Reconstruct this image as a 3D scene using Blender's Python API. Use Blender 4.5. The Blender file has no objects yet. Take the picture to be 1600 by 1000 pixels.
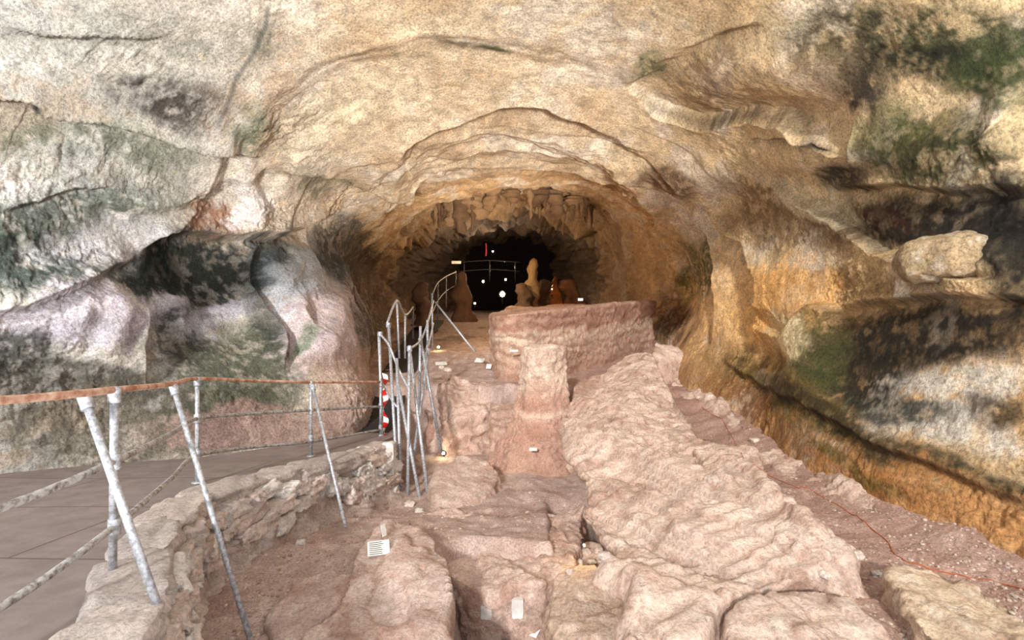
import bpy, math, random
import numpy as np
from mathutils import Vector, Matrix
from mathutils.bvhtree import BVHTree
random.seed(7); np.random.seed(5); rng=np.random.RandomState(11)
ZC=4.0; F=800.0
scene=bpy.context.scene
COLL=scene.collection

# ---------------------------------------------------------------- helpers
def P(px,py,d): return ((px-800)/F*d, d, (500-py)/F*d+ZC)
def T(px,py,z):
    d=-z*F/(py-500.0); return ((px-800)/F*d, d, z+ZC)
def s2l(c):
    c=np.asarray(c,float); return np.where(c<=0.04045,c/12.92,((c+0.055)/1.055)**2.4)
perm=rng.permutation(256); perm=np.concatenate([perm,perm,perm])
grad=rng.normal(size=(256,3)); grad/=np.linalg.norm(grad,axis=1)[:,None]
def pn(Q):
    Q=np.asarray(Q,float); i=np.floor(Q).astype(int); f=Q-i; i&=255
    u=f*f*f*(f*(f*6-15)+10); out=0
    for dx in (0,1):
        wx=u[:,0] if dx else 1-u[:,0]
        for dy in (0,1):
            wy=u[:,1] if dy else 1-u[:,1]
            for dz in (0,1):
                wz=u[:,2] if dz else 1-u[:,2]
                h=perm[perm[perm[(i[:,0]+dx)&255]+((i[:,1]+dy)&255)]+((i[:,2]+dz)&255)]
                g=grad[h]
                out=out+wx*wy*wz*(g[:,0]*(f[:,0]-dx)+g[:,1]*(f[:,1]-dy)+g[:,2]*(f[:,2]-dz))
    return out*1.5
def fbm(Q,o=4,g=0.5,seed=0.0):
    Q=np.asarray(Q,float)+seed; a=1;s=0
    for k in range(o):
        s=s+a*pn(Q); Q=Q*2.03+17.3; a*=g
    return s
def billow(Q,o=3,g=0.5,seed=0.0):
    Q=np.asarray(Q,float)+seed; a=1;s=0
    for k in range(o):
        s=s+a*(np.abs(pn(Q))*2-0.5); Q=Q*2.03+11.3; a*=g
    return s
def sst(a,b,x):
    t=np.clip((x-a)/(b-a),0,1); return t*t*(3-2*t)

def new_mesh(name,verts,faces,cols=None,smooth=True):
    me=bpy.data.meshes.new(name)
    verts=np.asarray(verts,dtype=np.float32); 
    if isinstance(faces,np.ndarray):
        nf,k=faces.shape
        me.vertices.add(len(verts)); me.vertices.foreach_set('co',verts.ravel())
        me.loops.add(nf*k); me.loops.foreach_set('vertex_index',faces.astype(np.int32).ravel())
        me.polygons.add(nf); me.polygons.foreach_set('loop_start',np.arange(0,nf*k,k,dtype=np.int32))
        me.polygons.foreach_set('loop_total',np.full(nf,k,dtype=np.int32))
        me.update(calc_edges=True); me.validate()
    else:
        me.from_pydata([tuple(v) for v in verts.tolist()],[],faces); me.update()
    if smooth: me.polygons.foreach_set('use_smooth',[True]*len(me.polygons))
    if cols is not None: set_cols(me,cols)
    return me
def set_cols(me,cols):
    a=me.color_attributes.new('Col','FLOAT_COLOR','POINT')
    c=np.ones((len(me.vertices),4),dtype=np.float32); c[:,:3]=np.clip(cols,0.003,1)
    a.data.foreach_set('color',c.ravel())
def obj(name,me,mat=None,label=None,cat=None,parent=None,group=None,kind=None,origin='base'):
    o=bpy.data.objects.new(name,me)
    if me is not None and origin:
        n=len(me.vertices); co=np.empty(n*3,dtype=np.float32); me.vertices.foreach_get('co',co); co=co.reshape(-1,3)
        c=(co.min(0)+co.max(0))/2; c[2]=co[:,2].min()
        co-=c; me.vertices.foreach_set('co',co.ravel()); me.update(); o.location=[float(v) for v in c]
    if mat is not None:
        for m in (mat if isinstance(mat,(list,tuple)) else [mat]): me.materials.append(m)
    COLL.objects.link(o)
    if parent is not None:
        o.parent=parent; o.matrix_parent_inverse=Matrix.Translation(-parent.location)
    if label: o['label']=label
    if cat: o['category']=cat
    if group: o['group']=group
    if kind: o['kind']=kind
    return o
def empty(name,loc,label,cat,group=None):
    o=bpy.data.objects.new(name,None); o.location=loc; o.empty_display_size=0.1; COLL.objects.link(o)
    o['label']=label; o['category']=cat
    if group:o['group']=group
    return o

# ---------------------------------------------------------------- materials
def mat_new(name):
    m=bpy.data.materials.new(name); m.use_nodes=True; nt=m.node_tree; nt.nodes.clear()
    out=nt.nodes.new('ShaderNodeOutputMaterial'); b=nt.nodes.new('ShaderNodeBsdfPrincipled')
    nt.links.new(b.outputs[0],out.inputs[0]); return m,nt,b
def N(nt,t,**k):
    n=nt.nodes.new(t)
    for a,v in k.items():
        if a in n.inputs: n.inputs[a].default_value=v
        else: setattr(n,a,v)
    return n
def rock_mat(name,base=None,s1=3.0,s2=26.0,var=0.35,speck=0.45,bump=0.06,rough=0.9):
    m,nt,b=mat_new(name); L=nt.links.new
    tc=N(nt,'ShaderNodeTexCoord')
    a=N(nt,'ShaderNodeAttribute'); a.attribute_name='Col'; col=a.outputs['Color']
    n1=N(nt,'ShaderNodeTexNoise',Scale=s1,Detail=9.0,Roughness=0.65); L(tc.outputs['Object'],n1.inputs['Vector'])
    r1=N(nt,'ShaderNodeMapRange'); r1.inputs[1].default_value=0.3; r1.inputs[2].default_value=0.7
    r1.inputs[3].default_value=1-var; r1.inputs[4].default_value=1+var*0.6; L(n1.outputs[0],r1.inputs[0])
    n2=N(nt,'ShaderNodeTexNoise',Scale=s2,Detail=6.0,Roughness=0.78); L(tc.outputs['Object'],n2.inputs['Vector'])
    r2=N(nt,'ShaderNodeMapRange'); r2.inputs[1].default_value=0.37; r2.inputs[2].default_value=0.57
    r2.inputs[3].default_value=1-speck; r2.inputs[4].default_value=1.15; L(n2.outputs[0],r2.inputs[0])
    mu=N(nt,'ShaderNodeMath',operation='MULTIPLY'); L(r1.outputs[0],mu.inputs[0]); L(r2.outputs[0],mu.inputs[1])
    vm=N(nt,'ShaderNodeVectorMath',operation='SCALE'); L(col,vm.inputs[0]); L(mu.outputs[0],vm.inputs['Scale'])
    L(vm.outputs[0],b.inputs['Base Color']); b.inputs['Roughness'].default_value=rough
    b.inputs['Specular IOR Level'].default_value=0.3
    n3=N(nt,'ShaderNodeTexNoise',Scale=s1*2.5,Detail=8.0,Roughness=0.7); L(tc.outputs['Object'],n3.inputs['Vector'])
    ad=N(nt,'ShaderNodeMath',operation='MULTIPLY_ADD'); L(n2.outputs[0],ad.inputs[0]); ad.inputs[1].default_value=0.5; L(n3.outputs[0],ad.inputs[2])
    bp=N(nt,'ShaderNodeBump'); bp.inputs['Strength'].default_value=0.9; bp.inputs['Distance'].default_value=bump
    L(ad.outputs[0],bp.inputs['Height']); L(bp.outputs[0],b.inputs['Normal'])
    return m
def plain(name,c,rough=0.6,metal=0.0,nscale=20,nvar=0.25,emit=None,es=0,c2=None,thr=0.5,bw=0.08):
    m,nt,b=mat_new(name); L=nt.links.new
    tc=N(nt,'ShaderNodeTexCoord'); n=N(nt,'ShaderNodeTexNoise',Scale=float(nscale),Detail=6.0,Roughness=0.65); L(tc.outputs['Object'],n.inputs['Vector'])
    cr=N(nt,'ShaderNodeValToRGB'); c=np.array(c,float)
    cc=s2l(c2) if c2 is not None else s2l(c*(1-nvar))
    cr.color_ramp.elements[0].color=(*cc,1); cr.color_ramp.elements[1].color=(*s2l(c),1)
    cr.color_ramp.elements[0].position=thr-bw; cr.color_ramp.elements[1].position=thr+bw
    L(n.outputs[0],cr.inputs[0]); L(cr.outputs[0],b.inputs['Base Color'])
    b.inputs['Roughness'].default_value=rough; b.inputs['Metallic'].default_value=metal
    bp=N(nt,'ShaderNodeBump'); bp.inputs['Strength'].default_value=0.4; bp.inputs['Distance'].default_value=0.01
    L(n.outputs[0],bp.inputs['Height']); L(bp.outputs[0],b.inputs['Normal'])
    if emit is not None:
        b.inputs['Emission Color'].default_value=(*s2l(emit),1); b.inputs['Emission Strength'].default_value=es
    return m
M_shell=rock_mat('cave_limestone',s1=2.2,s2=32.0,var=0.26,speck=0.50,bump=0.07)
M_rock=rock_mat('pink_limestone',s1=3.0,s2=36.0,var=0.24,speck=0.34,bump=0.05)
M_dirt=rock_mat('cave_earth',s1=3.0,s2=45.0,var=0.22,speck=0.4,bump=0.04,rough=0.95)
M_stone=rock_mat('masonry_stone',s1=6.0,s2=30.0,var=0.22,speck=0.3,bump=0.035)
M_conc=plain('weathered_concrete',(0.86,0.83,0.80),0.85,0,5,0.15)
M_deck=plain('walkway_concrete',(0.56,0.505,0.48),0.85,0,4,0.20,bw=0.2)
nt=M_deck.node_tree; bs=[n for n in nt.nodes if n.type=='BSDF_PRINCIPLED'][0]; src=bs.inputs['Base Color'].links[0].from_socket
tc_=nt.nodes.new('ShaderNodeTexCoord'); bk=nt.nodes.new('ShaderNodeTexBrick'); bk.inputs['Scale'].default_value=1.0; bk.inputs['Brick Width'].default_value=2.6; bk.inputs['Row Height'].default_value=1.2
bk.inputs['Mortar Size'].default_value=0.010; bk.inputs['Mortar'].default_value=(0.10,0.08,0.07,1); nt.links.new(tc_.outputs['Object'],bk.inputs['Vector']); nt.links.new(src,bk.inputs['Color1']); nt.links.new(src,bk.inputs['Color2']); nt.links.new(bk.outputs['Color'],bs.inputs['Base Color'])
M_galv=plain('galvanized_steel',(0.76,0.77,0.79),0.45,0.35,35,0.25)
M_galv_shaded=plain('galvanized_steel_shaded',(0.46,0.46,0.48),0.5,0.35,35,0.25)  # depth shade put into the colour of the deeper galvanized handrail
M_rust=plain('rusty_steel',(0.83,0.70,0.62),0.7,0.1,11,0.3,c2=(0.62,0.40,0.28),thr=0.5,bw=0.12)
M_mott=plain('mottled_steel',(0.70,0.69,0.68),0.6,0.2,22,0.3,c2=(0.38,0.33,0.29),thr=0.46,bw=0.1)
M_dark=plain('dark_metal',(0.24,0.23,0.24),0.6,0.4,20,0.3)
M_white=plain('sign_white',(0.92,0.91,0.88),0.5,0,10,0.06)
M_ink=plain('sign_ink',(0.12,0.12,0.13),0.6)
M_cable=plain('orange_cable',(0.72,0.36,0.20),0.5)
M_red=plain('red_cloth',(0.55,0.07,0.06),0.7)
M_bulb=plain('lamp_glow',(1,0.9,0.7),0.4,emit=(1,0.86,0.6),es=40)
M_bulbw=plain('white_lamp_glow',(1,1,1),0.4,emit=(0.95,0.97,1.0),es=40)

# ---------------------------------------------------------------- cave shell
G=[ # t rows from deep to near; s columns left floor .. ceiling .. right floor
 [(735,470,36),(722,440,36),(722,415,36),(735,392,36),(765,376,36),(800,370,36),(835,376,36),(858,392,36),(868,415,36),(868,440,36),(860,470,36)],
 [(650,490,27),(635,455,27),(640,425,27),(665,392,27),(722,362,27),(800,345,27),(872,362,27),(908,388,27),(926,412,27),(926,445,27),(912,485,27)],
 [(612,510,20),(592,465,20),(590,418,20),(622,372,20),(695,330,20),(800,308,20),(900,320,20),(948,358,20),(974,405,20),(974,460,20),(958,515,20)],
 [(585,545,16),(562,485,16),(548,425,16),(578,362,16),(678,314,16),(800,290,16),(920,294,16),(1012,338,16),(1070,400,16),(1082,460,16),(1040,530,16)],
 [(572,600,12.5),(565,520,12.5),(522,435,12.5),(545,345,13),(650,290,12.7),(800,256,12.3),(945,276,12.5),(1038,333,12.8),(1090,410,12.3),(1094,490,12.0),(1058,580,12.0)],
 [(565,675,9.5),(545,590,9.8),(450,460,9.8),(470,315,10.5),(620,235,10),(800,190,9.7),(980,215,10),(1120,300,10),(1190,420,9.3),(1190,530,9.0),(1125,650,9.0)],
 [(420,710,7.9),(400,610,8.3),(310,470,8.5),(330,290,8.3),(540,140,8),(800,75,7.8),(1030,120,8),(1230,250,7.5),(1290,410,7),(1280,560,6.6),(1215,705,6.8)],
 [(200,748,6.7),(150,640,6.7),(100,480,6.6),(130,260,6.6),(420,0,6.6),(800,-60,6.3),(1100,0,6.2),(1380,200,5.6),(1430,400,5.2),(1420,600,4.9),(1350,795,4.8)],
 [(-100,780,5.5),(-150,650,5.4),(-180,480,5.3),(-120,150,5.3),(250,-180,5.2),(800,-280,5),(1250,-160,4.8),(1600,100,4.3),(1620,400,4.0),(1610,650,3.8),(1540,880,3.7)],
 [(-600,850,4.0),(-700,700,4),(-750,480,4),(-550,-50,4),(0,-600,3.9),(800,-800,3.6),(1500,-600,3.6),(2000,-50,3.2),(2050,400,3),(2000,750,2.8),(1900,1060,2.7)],
 [(-1900,1150,2.2),(-2200,800,2.2),(-2200,480,2.2),(-1800,-600,2.2),(-300,-1500,2.2),(800,-1700,2.2),(2000,-1500,2.2),(2900,-500,2.0),(3000,400,1.9),(2900,900,1.8),(2700,1400,1.8)],
]
K=np.array([[P(*q) for q in row] for row in G])
low0=K[:,:1].copy(); low0[:,:,2]-=1.6
low1=K[:,-1:].copy(); low1[:,:,2]-=1.6
K=np.concatenate([low0,K,low1],axis=1)
def cr_interp(A,pos):
    n=A.shape[0]; i=np.clip(np.floor(pos).astype(int),0,n-2); f=(pos-i)
    p0=A[np.clip(i-1,0,n-1)];p1=A[i];p2=A[i+1];p3=A[np.clip(i+2,0,n-1)]
    f=f.reshape((-1,)+(1,)*(A.ndim-1))
    return 0.5*((2*p1)+(-p0+p2)*f+(2*p0-5*p1+4*p2-p3)*f*f+(-p0+3*p1-3*p2+p3)*f**3)
tc=[24,40,70,100,120,150,180,170,60,24]; tp=np.concatenate([np.linspace(i,i+1,c,endpoint=False) for i,c in enumerate(tc)]+[[10.0]])
sc=[24,50,84,104,84,72,72,94,100,88,66,24]; sp=np.concatenate([np.linspace(i,i+1,c,endpoint=False) for i,c in enumerate(sc)]+[[12.0]])
A=cr_interp(K,tp); A=np.transpose(cr_interp(np.transpose(A,(1,0,2)),sp),(1,0,2))
NT,NS=A.shape[:2]
du=np.gradient(A,axis=1); dv=np.gradient(A,axis=0); nrm=np.cross(du,dv); nrm/=np.linalg.norm(nrm,axis=2)[:,:,None]+1e-9
cen=np.stack([A[:,:,0]*0,A[:,:,1]-1.0,A[:,:,2]*0+ZC+0.3],axis=2)-A
sg=np.sign((nrm*cen).sum(2)); nrm*=np.where(np.median(sg)<0,-1,1)
V=A.reshape(-1,3); Nn=nrm.reshape(-1,3)
px=800+V[:,0]/V[:,1]*F; py=500-(V[:,2]-ZC)/V[:,1]*F; dd=V[:,1]
Tt=np.repeat(tp,NS); Ss=np.tile(sp,NT)
def polyd(poly,px,py):
    best=np.full(len(px),1e9); sgn=np.zeros(len(px)); par=np.zeros(len(px))
    n=len(poly)-1
    for k in range(n):
        x0,y0=poly[k];x1,y1=poly[k+1];dx=x1-x0;dy=y1-y0;L2=dx*dx+dy*dy
        t=((px-x0)*dx+(py-y0)*dy)/L2; tcl=np.clip(t,0,1)
        d=np.hypot(px-x0-tcl*dx,py-y0-tcl*dy); c=np.sign(dx*(py-y0)-dy*(px-x0))
        m=d<best; best[m]=d[m]; sgn[m]=c[m]; par[m]=(k+tcl[m])/n
    return best,sgn,par
def smooth_poly(p,n=6):
    p=np.array(p,float)
    return p if len(p)<3 else cr_interp(p,np.linspace(0,len(p)-1,(len(p)-1)*n+1))
wob=fbm(V*1.1,4,seed=3.0)*9; wob2=fbm(V*1.1,4,seed=43.0)*9
qx=px+wob; qy=py+wob2
disp=np.zeros(len(V)); crack=np.zeros(len(V))
# (polyline, height m, fade px, darkness of the crack line, rounding of the lip px)
FE=[
 ([(-60,150),(50,163),(60,180),(150,193),(230,212),(330,232),(420,245)],0.17,45,1.0,1.5),
 ([(435,262),(500,262),(560,280),(620,296),(660,300)],0.16,40,1.0,1.5),
 ([(560,290),(610,240),(680,190),(760,165),(830,156),(900,172),(960,198),(1040,240)],0.24,65,0.1,6),
 ([(600,300),(650,240),(720,215),(800,206),(900,225),(980,262),(1020,300)],0.20,50,0.0,6),
 ([(590,310),(650,268),(720,238),(800,228),(890,242),(970,275),(1030,330)],0.12,25,0.1,4),
 ([(560,345),(620,305),(700,262),(800,250),(900,262),(980,292),(1025,330),(1050,400)],0.26,38,0.2,4),
 ([(560,390),(600,335),(700,290),(800,272),(900,280),(985,320),(1035,380),(1060,450),(1050,510)],0.36,30,0.25,4),
 ([(600,470),(600,400),(640,350),(720,312),(800,302),(900,310),(955,350),(975,400),(975,470)],0.22,16,0.3,3),
 ([(400,170),(480,130),(560,90),(700,60),(850,70),(980,130)],0.10,60,0.0,14),
 ([(980,125),(1050,180),(1130,185),(1200,178),(1280,210),(1335,232)],-0.16,45,0.5,2.5),
 ([(1000,255),(1080,300),(1130,345),(1195,400),(1222,470),(1190,550)],0.28,55,0.1,5),
 ([(1060,330),(1110,390),(1130,470),(1100,560)],0.18,32,0.0,5),
 ([(1180,210),(1250,205),(1320,225)],0.08,25,0.9,1.5),
 ([(1300,298),(1400,288),(1500,300),(1640,296)],0.10,40,0.4,3),
 ([(1200,270),(1290,330),(1350,380),(1420,405),(1500,432),(1560,432)],-0.12,40,0.2,4),
 ([(1300,480),(1400,470),(1500,462),(1620,470)],0.10,40,0.4,3),
 ([(1210,500),(1250,540),(1290,480),(1330,500)],-0.14,35,0.0,5),
 ([(1340,180),(1350,260),(1310,290)],0.08,25,0.3,3),
 ([(430,-20),(405,60),(360,140),(330,200)],0.06,30,0.7,1.5),
 ([(215,390),(250,365),(330,372),(420,372),(470,350),(540,330)],0.26,50,0.2,5),
 ([(-40,500),(60,470),(120,445),(210,400)],0.16,50,0.1,5),
 ([(225,470),(215,530),(232,600)],-0.14,30,0.1,5),
 ([(420,380),(400,440),(440,520),(450,590)],-0.24,38,0.2,5),
 ([(470,400),(455,450),(480,520),(530,560)],-0.12,22,0.0,5),
 ([(530,400),(545,450),(590,520)],-0.26,30,0.2,5),
 ([(1130,560),(1190,605),(1300,655),(1420,715),(1620,790)],0.06,30,0.5,2.5),
 ([(980,130),(1030,100),(1100,60),(1200,30)],0.08,40,0.1,4),
 ([(100,300),(200,330),(300,310),(400,270),(440,265)],0.08,45,0.1,6),
 ([(380,180),(350,260),(300,340),(220,390)],-0.10,45,0.0,8),
 ([(0,330),(90,300),(180,290)],0.06,30,0.5,2),([(0,40),(120,60),(260,50)],0.05,50,0.2,2),
 ([(600,150),(520,190),(440,250),(400,330)],0.08,50,0.0,8),
]
for poly,a,w,ck,rd in FE:
    poly=smooth_poly(poly,3); lo=np.array(poly); m=(px>lo[:,0].min()-4*w)&(px<lo[:,0].max()+4*w)&(py>lo[:,1].min()-4*w)&(py<lo[:,1].max()+4*w)&(dd>3)
    ix=np.where(m)[0]
    d,s,p=polyd(poly,qx[ix],qy[ix]); e=np.clip(np.minimum(p,1-p)*6,0,1)
    prof=np.where(s<0,np.exp(-d/w),-np.exp(-d/(w*0.8)))*sst(0,rd*1.5,d)
    disp[ix]+=a*e*prof; crack[ix]=np.maximum(crack[ix],ck*e*np.exp(-(d/2.6)**2))
for bx,by,rx,ry,am in [(500,520,60,85,0.45),(388,310,16,60,0.22),(130,500,90,60,0.28),(460,430,35,45,0.2),(565,430,25,60,-0.3),
   (1230,470,60,70,0.22),(1280,560,35,70,0.20),(1150,480,40,70,0.25),(330,430,90,50,-0.25),
   (1490,400,75,36,0.15),(1290,230,90,35,0.16),(1480,240,90,50,0.16),(1570,200,30,70,0.12),(1100,270,60,30,0.2),(540,640,50,50,0.2),(1370,180,60,60,0.1),(700,230,60,20,0.08),
   (180,560,50,60,0.15),(280,480,20,50,0.12),(60,400,90,40,-0.1),(400,190,30,40,0.12),(1250,620,60,40,0.1),(1120,120,80,50,0.14),(1240,110,70,50,0.16),(1450,800,200,50,-0.08)]:
    disp+=am*np.exp(-(((qx-bx)/rx)**2+((qy-by)/ry)**2)**1.3)
fl_=np.exp(-(((qx-480)/120)**2+((qy-480)/110)**2)**1.5)+0.7*np.exp(-(((qx-130)/120)**2+((qy-510)/60)**2)**1.5)
disp+=0.04*fl_*np.sin((qx*0.9+qy*0.25)*0.12+1.5*fbm(V*0.8,2,seed=91))
# nested sweeping ledges running round the vault
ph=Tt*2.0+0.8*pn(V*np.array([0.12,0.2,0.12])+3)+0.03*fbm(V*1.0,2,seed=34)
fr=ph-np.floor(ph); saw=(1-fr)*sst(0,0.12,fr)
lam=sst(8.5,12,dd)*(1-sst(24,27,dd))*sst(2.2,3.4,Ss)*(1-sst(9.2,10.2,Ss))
lmod=0.3+0.7*sst(-0.2,0.3,pn(V*0.2+7))
disp+=0.20*(saw-0.4)*lam*lmod
disp+=0.12*fbm(V*0.4,2,seed=1.0)
disp+=-0.010*billow(V*np.array([1.0,1.0,1.7])*0.8,3,seed=5.0)
disp+=0.009*fbm(V*4.0,3,0.6,seed=9.0)
deep=sst(18,24,dd); disp+=deep*0.45*billow(V*0.7,3,seed=25.0)
pit=sst(0.15,0.6,fbm(V*0.7,2,seed=66)+0.15)
sidew=1-sst(4.5,5.5,Ss)*(1-sst(7.5,8.5,Ss))
disp+=(0.008+0.016*sidew)*billow(V*5.0,3,0.65,seed=19.0)*(0.3+pit)
D=V+Nn*disp[:,None]
def mixc(C,m,c): 
    m=np.clip(m,0,1)[:,None]; return C*(1-m)+s2l(c)*m
C=np.zeros((len(V),3))+s2l((0.915,0.815,0.68))
C=mixc(C,1-sst(250,620,qx),(0.88,0.86,0.82))
C=mixc(C,sst(900,1250,qx+qy*0.3),(0.90,0.785,0.61))
C=mixc(C,sst(380,520,qy)*sst(950,1050,qx)*0.7,(0.88,0.68,0.44))
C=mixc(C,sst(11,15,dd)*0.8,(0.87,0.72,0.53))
n1=fbm(V*0.9,4,0.6,seed=70); n2=fbm(V*2.6,4,0.65,seed=81); n3=fbm(V*6.0,3,0.7,seed=95)
C=mixc(C,sst(0.05,0.5,n1)*0.5,(0.97,0.92,0.85)); C=mixc(C,sst(0.1,0.6,-n1+n3*0.3)*0.45,(0.70,0.55,0.38))
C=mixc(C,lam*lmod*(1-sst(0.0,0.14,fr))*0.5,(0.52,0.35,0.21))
BL=[
 (60,60,140,60,0,(0.93,0.92,0.90),0.7,.5),(250,155,85,38,10,(0.20,0.15,0.12),0.9,.7),(190,60,200,60,0,(0.66,0.65,0.58),0.5,.7),
 (400,200,38,45,0,(0.33,0.40,0.26),0.7,.7),(130,230,200,45,5,(0.45,0.50,0.40),0.7,.8),(60,280,160,60,0,(0.92,0.91,0.90),0.6,.7),
 (100,330,180,45,-8,(0.26,0.34,0.29),0.8,.8),(40,410,120,60,0,(0.12,0.22,0.19),0.9,.7),(170,380,110,40,-10,(0.84,0.83,0.85),0.6,.7),
 (335,345,60,40,-15,(0.66,0.44,0.30),0.8,.6),(388,305,15,58,8,(0.96,0.92,0.90),0.95,.15),(375,350,22,16,0,(0.93,0.87,0.85),0.9,.3),(520,190,130,50,-20,(0.91,0.83,0.70),0.6,.4),
 (325,435,118,62,0,(0.05,0.11,0.095),0.96,.3),(500,275,70,18,10,(0.30,0.34,0.25),0.6,.7),(230,395,80,32,-30,(0.10,0.17,0.15),0.9,.5),(240,430,50,30,-20,(0.08,0.14,0.13),0.85,.5),
 (110,505,125,55,-5,(0.93,0.89,0.93),0.95,.4),(255,485,36,20,0,(0.93,0.91,0.94),0.9,.3),(280,530,60,48,0,(0.12,0.15,0.14),0.9,.4),(345,498,60,18,-15,(0.87,0.85,0.90),0.75,.6),
 (20,560,60,40,0,(0.14,0.20,0.14),0.8,.6),(150,600,190,25,0,(0.20,0.20,0.15),0.8,.6),(390,575,110,60,0,(0.28,0.32,0.24),0.88,.5),(210,670,280,65,0,(0.46,0.42,0.35),0.85,.5),(350,640,140,35,0,(0.28,0.30,0.23),0.75,.6),
 (500,500,75,95,20,(0.88,0.81,0.82),0.92,.35),(470,430,60,55,0,(0.78,0.83,0.86),0.85,.5),(540,400,50,55,20,(0.20,0.24,0.24),0.9,.35),(470,550,12,30,0,(0.40,0.52,0.36),0.7,.5),
 (430,400,22,65,20,(0.10,0.16,0.15),0.85,.5),(190,520,14,50,5,(0.55,0.48,0.52),0.6,.6),(60,470,120,14,-14,(0.60,0.58,0.62),0.5,.8),(410,500,24,60,0,(0.18,0.23,0.21),0.75,.5),
 (580,480,42,95,0,(0.28,0.25,0.22),0.9,.35),(430,670,200,35,0,(0.66,0.54,0.50),0.8,.5),(540,610,60,60,0,(0.76,0.65,0.60),0.8,.5),  # tall dark blob paints the shade in the recess beside the tunnel mouth
 (1015,100,28,28,0,(0.30,0.36,0.20),0.8,.6),(770,62,35,12,0,(0.30,0.34,0.20),0.8,.7),(710,72,40,8,0,(0.40,0.38,0.28),0.6,.7),(420,50,18,25,0,(0.35,0.35,0.28),0.6,.8),
 (1110,120,60,70,0,(0.60,0.48,0.33),0.7,.8),(1450,60,230,60,8,(0.22,0.25,0.13),0.92,.8),(1350,130,65,38,30,(0.12,0.10,0.07),0.92,.6),(1480,110,130,32,10,(0.10,0.12,0.06),0.9,.7),
 (1240,130,90,70,0,(0.80,0.66,0.51),0.6,.8),(1300,60,60,60,0,(0.34,0.28,0.19),0.75,.7),(1560,120,80,60,0,(0.24,0.28,0.13),0.85,.7),
 (1480,235,115,62,0,(0.22,0.235,0.11),0.95,.45),(1330,270,45,30,0,(0.09,0.09,0.06),0.92,.4),(1400,200,60,40,0,(0.34,0.34,0.18),0.75,.6),(1590,200,30,60,0,(0.74,0.66,0.50),0.6,.5),
 (1450,345,185,48,3,(0.075,0.06,0.038),0.97,.25),(1370,330,60,18,10,(0.30,0.14,0.07),0.6,.8),(1580,390,50,120,0,(0.07,0.07,0.045),0.97,.25),(1385,410,60,24,0,(0.80,0.66,0.45),0.6,.5),
 (1230,330,110,45,35,(0.42,0.30,0.16),0.75,.7),(1350,445,140,24,0,(0.54,0.42,0.25),0.7,.6),(1260,300,80,25,30,(0.96,0.88,0.72),0.6,.6),
 (1055,268,60,22,10,(0.36,0.24,0.15),0.85,.4),(1090,425,30,50,0,(0.38,0.36,0.16),0.85,.5),(1160,480,70,70,0,(0.97,0.79,0.55),0.8,.4),(1245,480,60,70,0,(0.94,0.71,0.42),0.8,.4),  # golden glow on the right buttress is painted into these orange blobs
 (1450,525,180,55,-3,(0.055,0.06,0.038),0.97,.25),(1350,590,75,55,0,(0.10,0.10,0.06),0.95,.45),(1300,580,36,85,0,(0.30,0.31,0.15),0.8,.6),(1500,605,110,28,0,(0.92,0.89,0.83),0.8,.7),
 (1480,665,150,35,10,(0.93,0.90,0.84),0.85,.7),(1400,640,110,24,10,(0.15,0.16,0.11),0.88,.6),(1560,640,60,24,0,(0.18,0.17,0.12),0.8,.7),(1260,540,30,40,0,(0.97,0.89,0.70),0.8,.4),
 (1420,450,14,16,0,(0.9,0.85,0.78),0.8,.3),(1240,620,140,40,30,(0.44,0.36,0.16),0.88,.6),(1560,730,90,30,10,(0.70,0.62,0.48),0.7,.7),
 (1340,670,170,22,26,(0.24,0.20,0.10),0.88,.5),(1540,750,130,18,20,(0.24,0.20,0.11),0.88,.5),
 (1200,660,130,34,35,(0.58,0.38,0.20),0.85,.6),(1380,750,130,45,24,(0.70,0.47,0.25),0.88,.7),(1530,815,140,60,22,(0.80,0.58,0.36),0.9,.7),(1330,720,90,14,26,(0.40,0.36,0.14),0.7,.7),
 (960,290,50,14,10,(0.60,0.38,0.20),0.7,.6),(1010,400,40,70,0,(0.86,0.70,0.50),0.5,.5),(1050,490,30,45,0,(0.40,0.26,0.16),0.85,.5)]
for bx,by,rx,ry,ang,c,st,no in BL:
    a=math.radians(ang); X=px+wob*2.8-bx; Y=py+wob2*2.8-by
    u=(X*math.cos(a)+Y*math.sin(a))/rx; v=(-X*math.sin(a)+Y*math.cos(a))/ry
    r=np.sqrt(u*u+v*v); m=(1-sst(0.66,1.30,r-0.4*no*n2-0.28*n3))
    m=m*(1-no*0.70*sst(-0.10,0.45,n2*0.6+n3*0.6)); C=mixc(C,m*st,c)
C=mixc(C,sst(17,20.5,dd)*0.68,(0.38,0.27,0.18)); C=mixc(C,sst(22,26,dd)*0.7,(0.16,0.11,0.08))  # dimness of the deep tunnel painted into the rock colour by distance
C=mixc(C,crack,(0.07,0.055,0.04))
C*= (1+0.30*n3)[:,None]
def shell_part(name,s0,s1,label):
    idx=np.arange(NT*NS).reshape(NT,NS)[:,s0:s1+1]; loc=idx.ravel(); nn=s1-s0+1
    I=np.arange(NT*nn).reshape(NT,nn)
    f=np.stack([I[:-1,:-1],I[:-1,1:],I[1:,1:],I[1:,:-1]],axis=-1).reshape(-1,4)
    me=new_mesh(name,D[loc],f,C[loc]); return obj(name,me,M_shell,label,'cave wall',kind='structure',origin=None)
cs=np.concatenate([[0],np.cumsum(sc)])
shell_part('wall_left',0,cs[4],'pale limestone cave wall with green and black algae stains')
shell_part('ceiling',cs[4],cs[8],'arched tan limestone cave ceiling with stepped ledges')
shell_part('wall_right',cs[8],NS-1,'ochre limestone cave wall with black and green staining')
ring=D.reshape(NT,NS,3)[0]; 
btm=np.array([ring[-1]*(1-q)+ring[0]*q for q in np.linspace(0,1,12)]); ring=np.concatenate([ring,btm[1:]]); nsr=len(ring)
c=ring.mean(0)
bv=[]
nr=12
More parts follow.
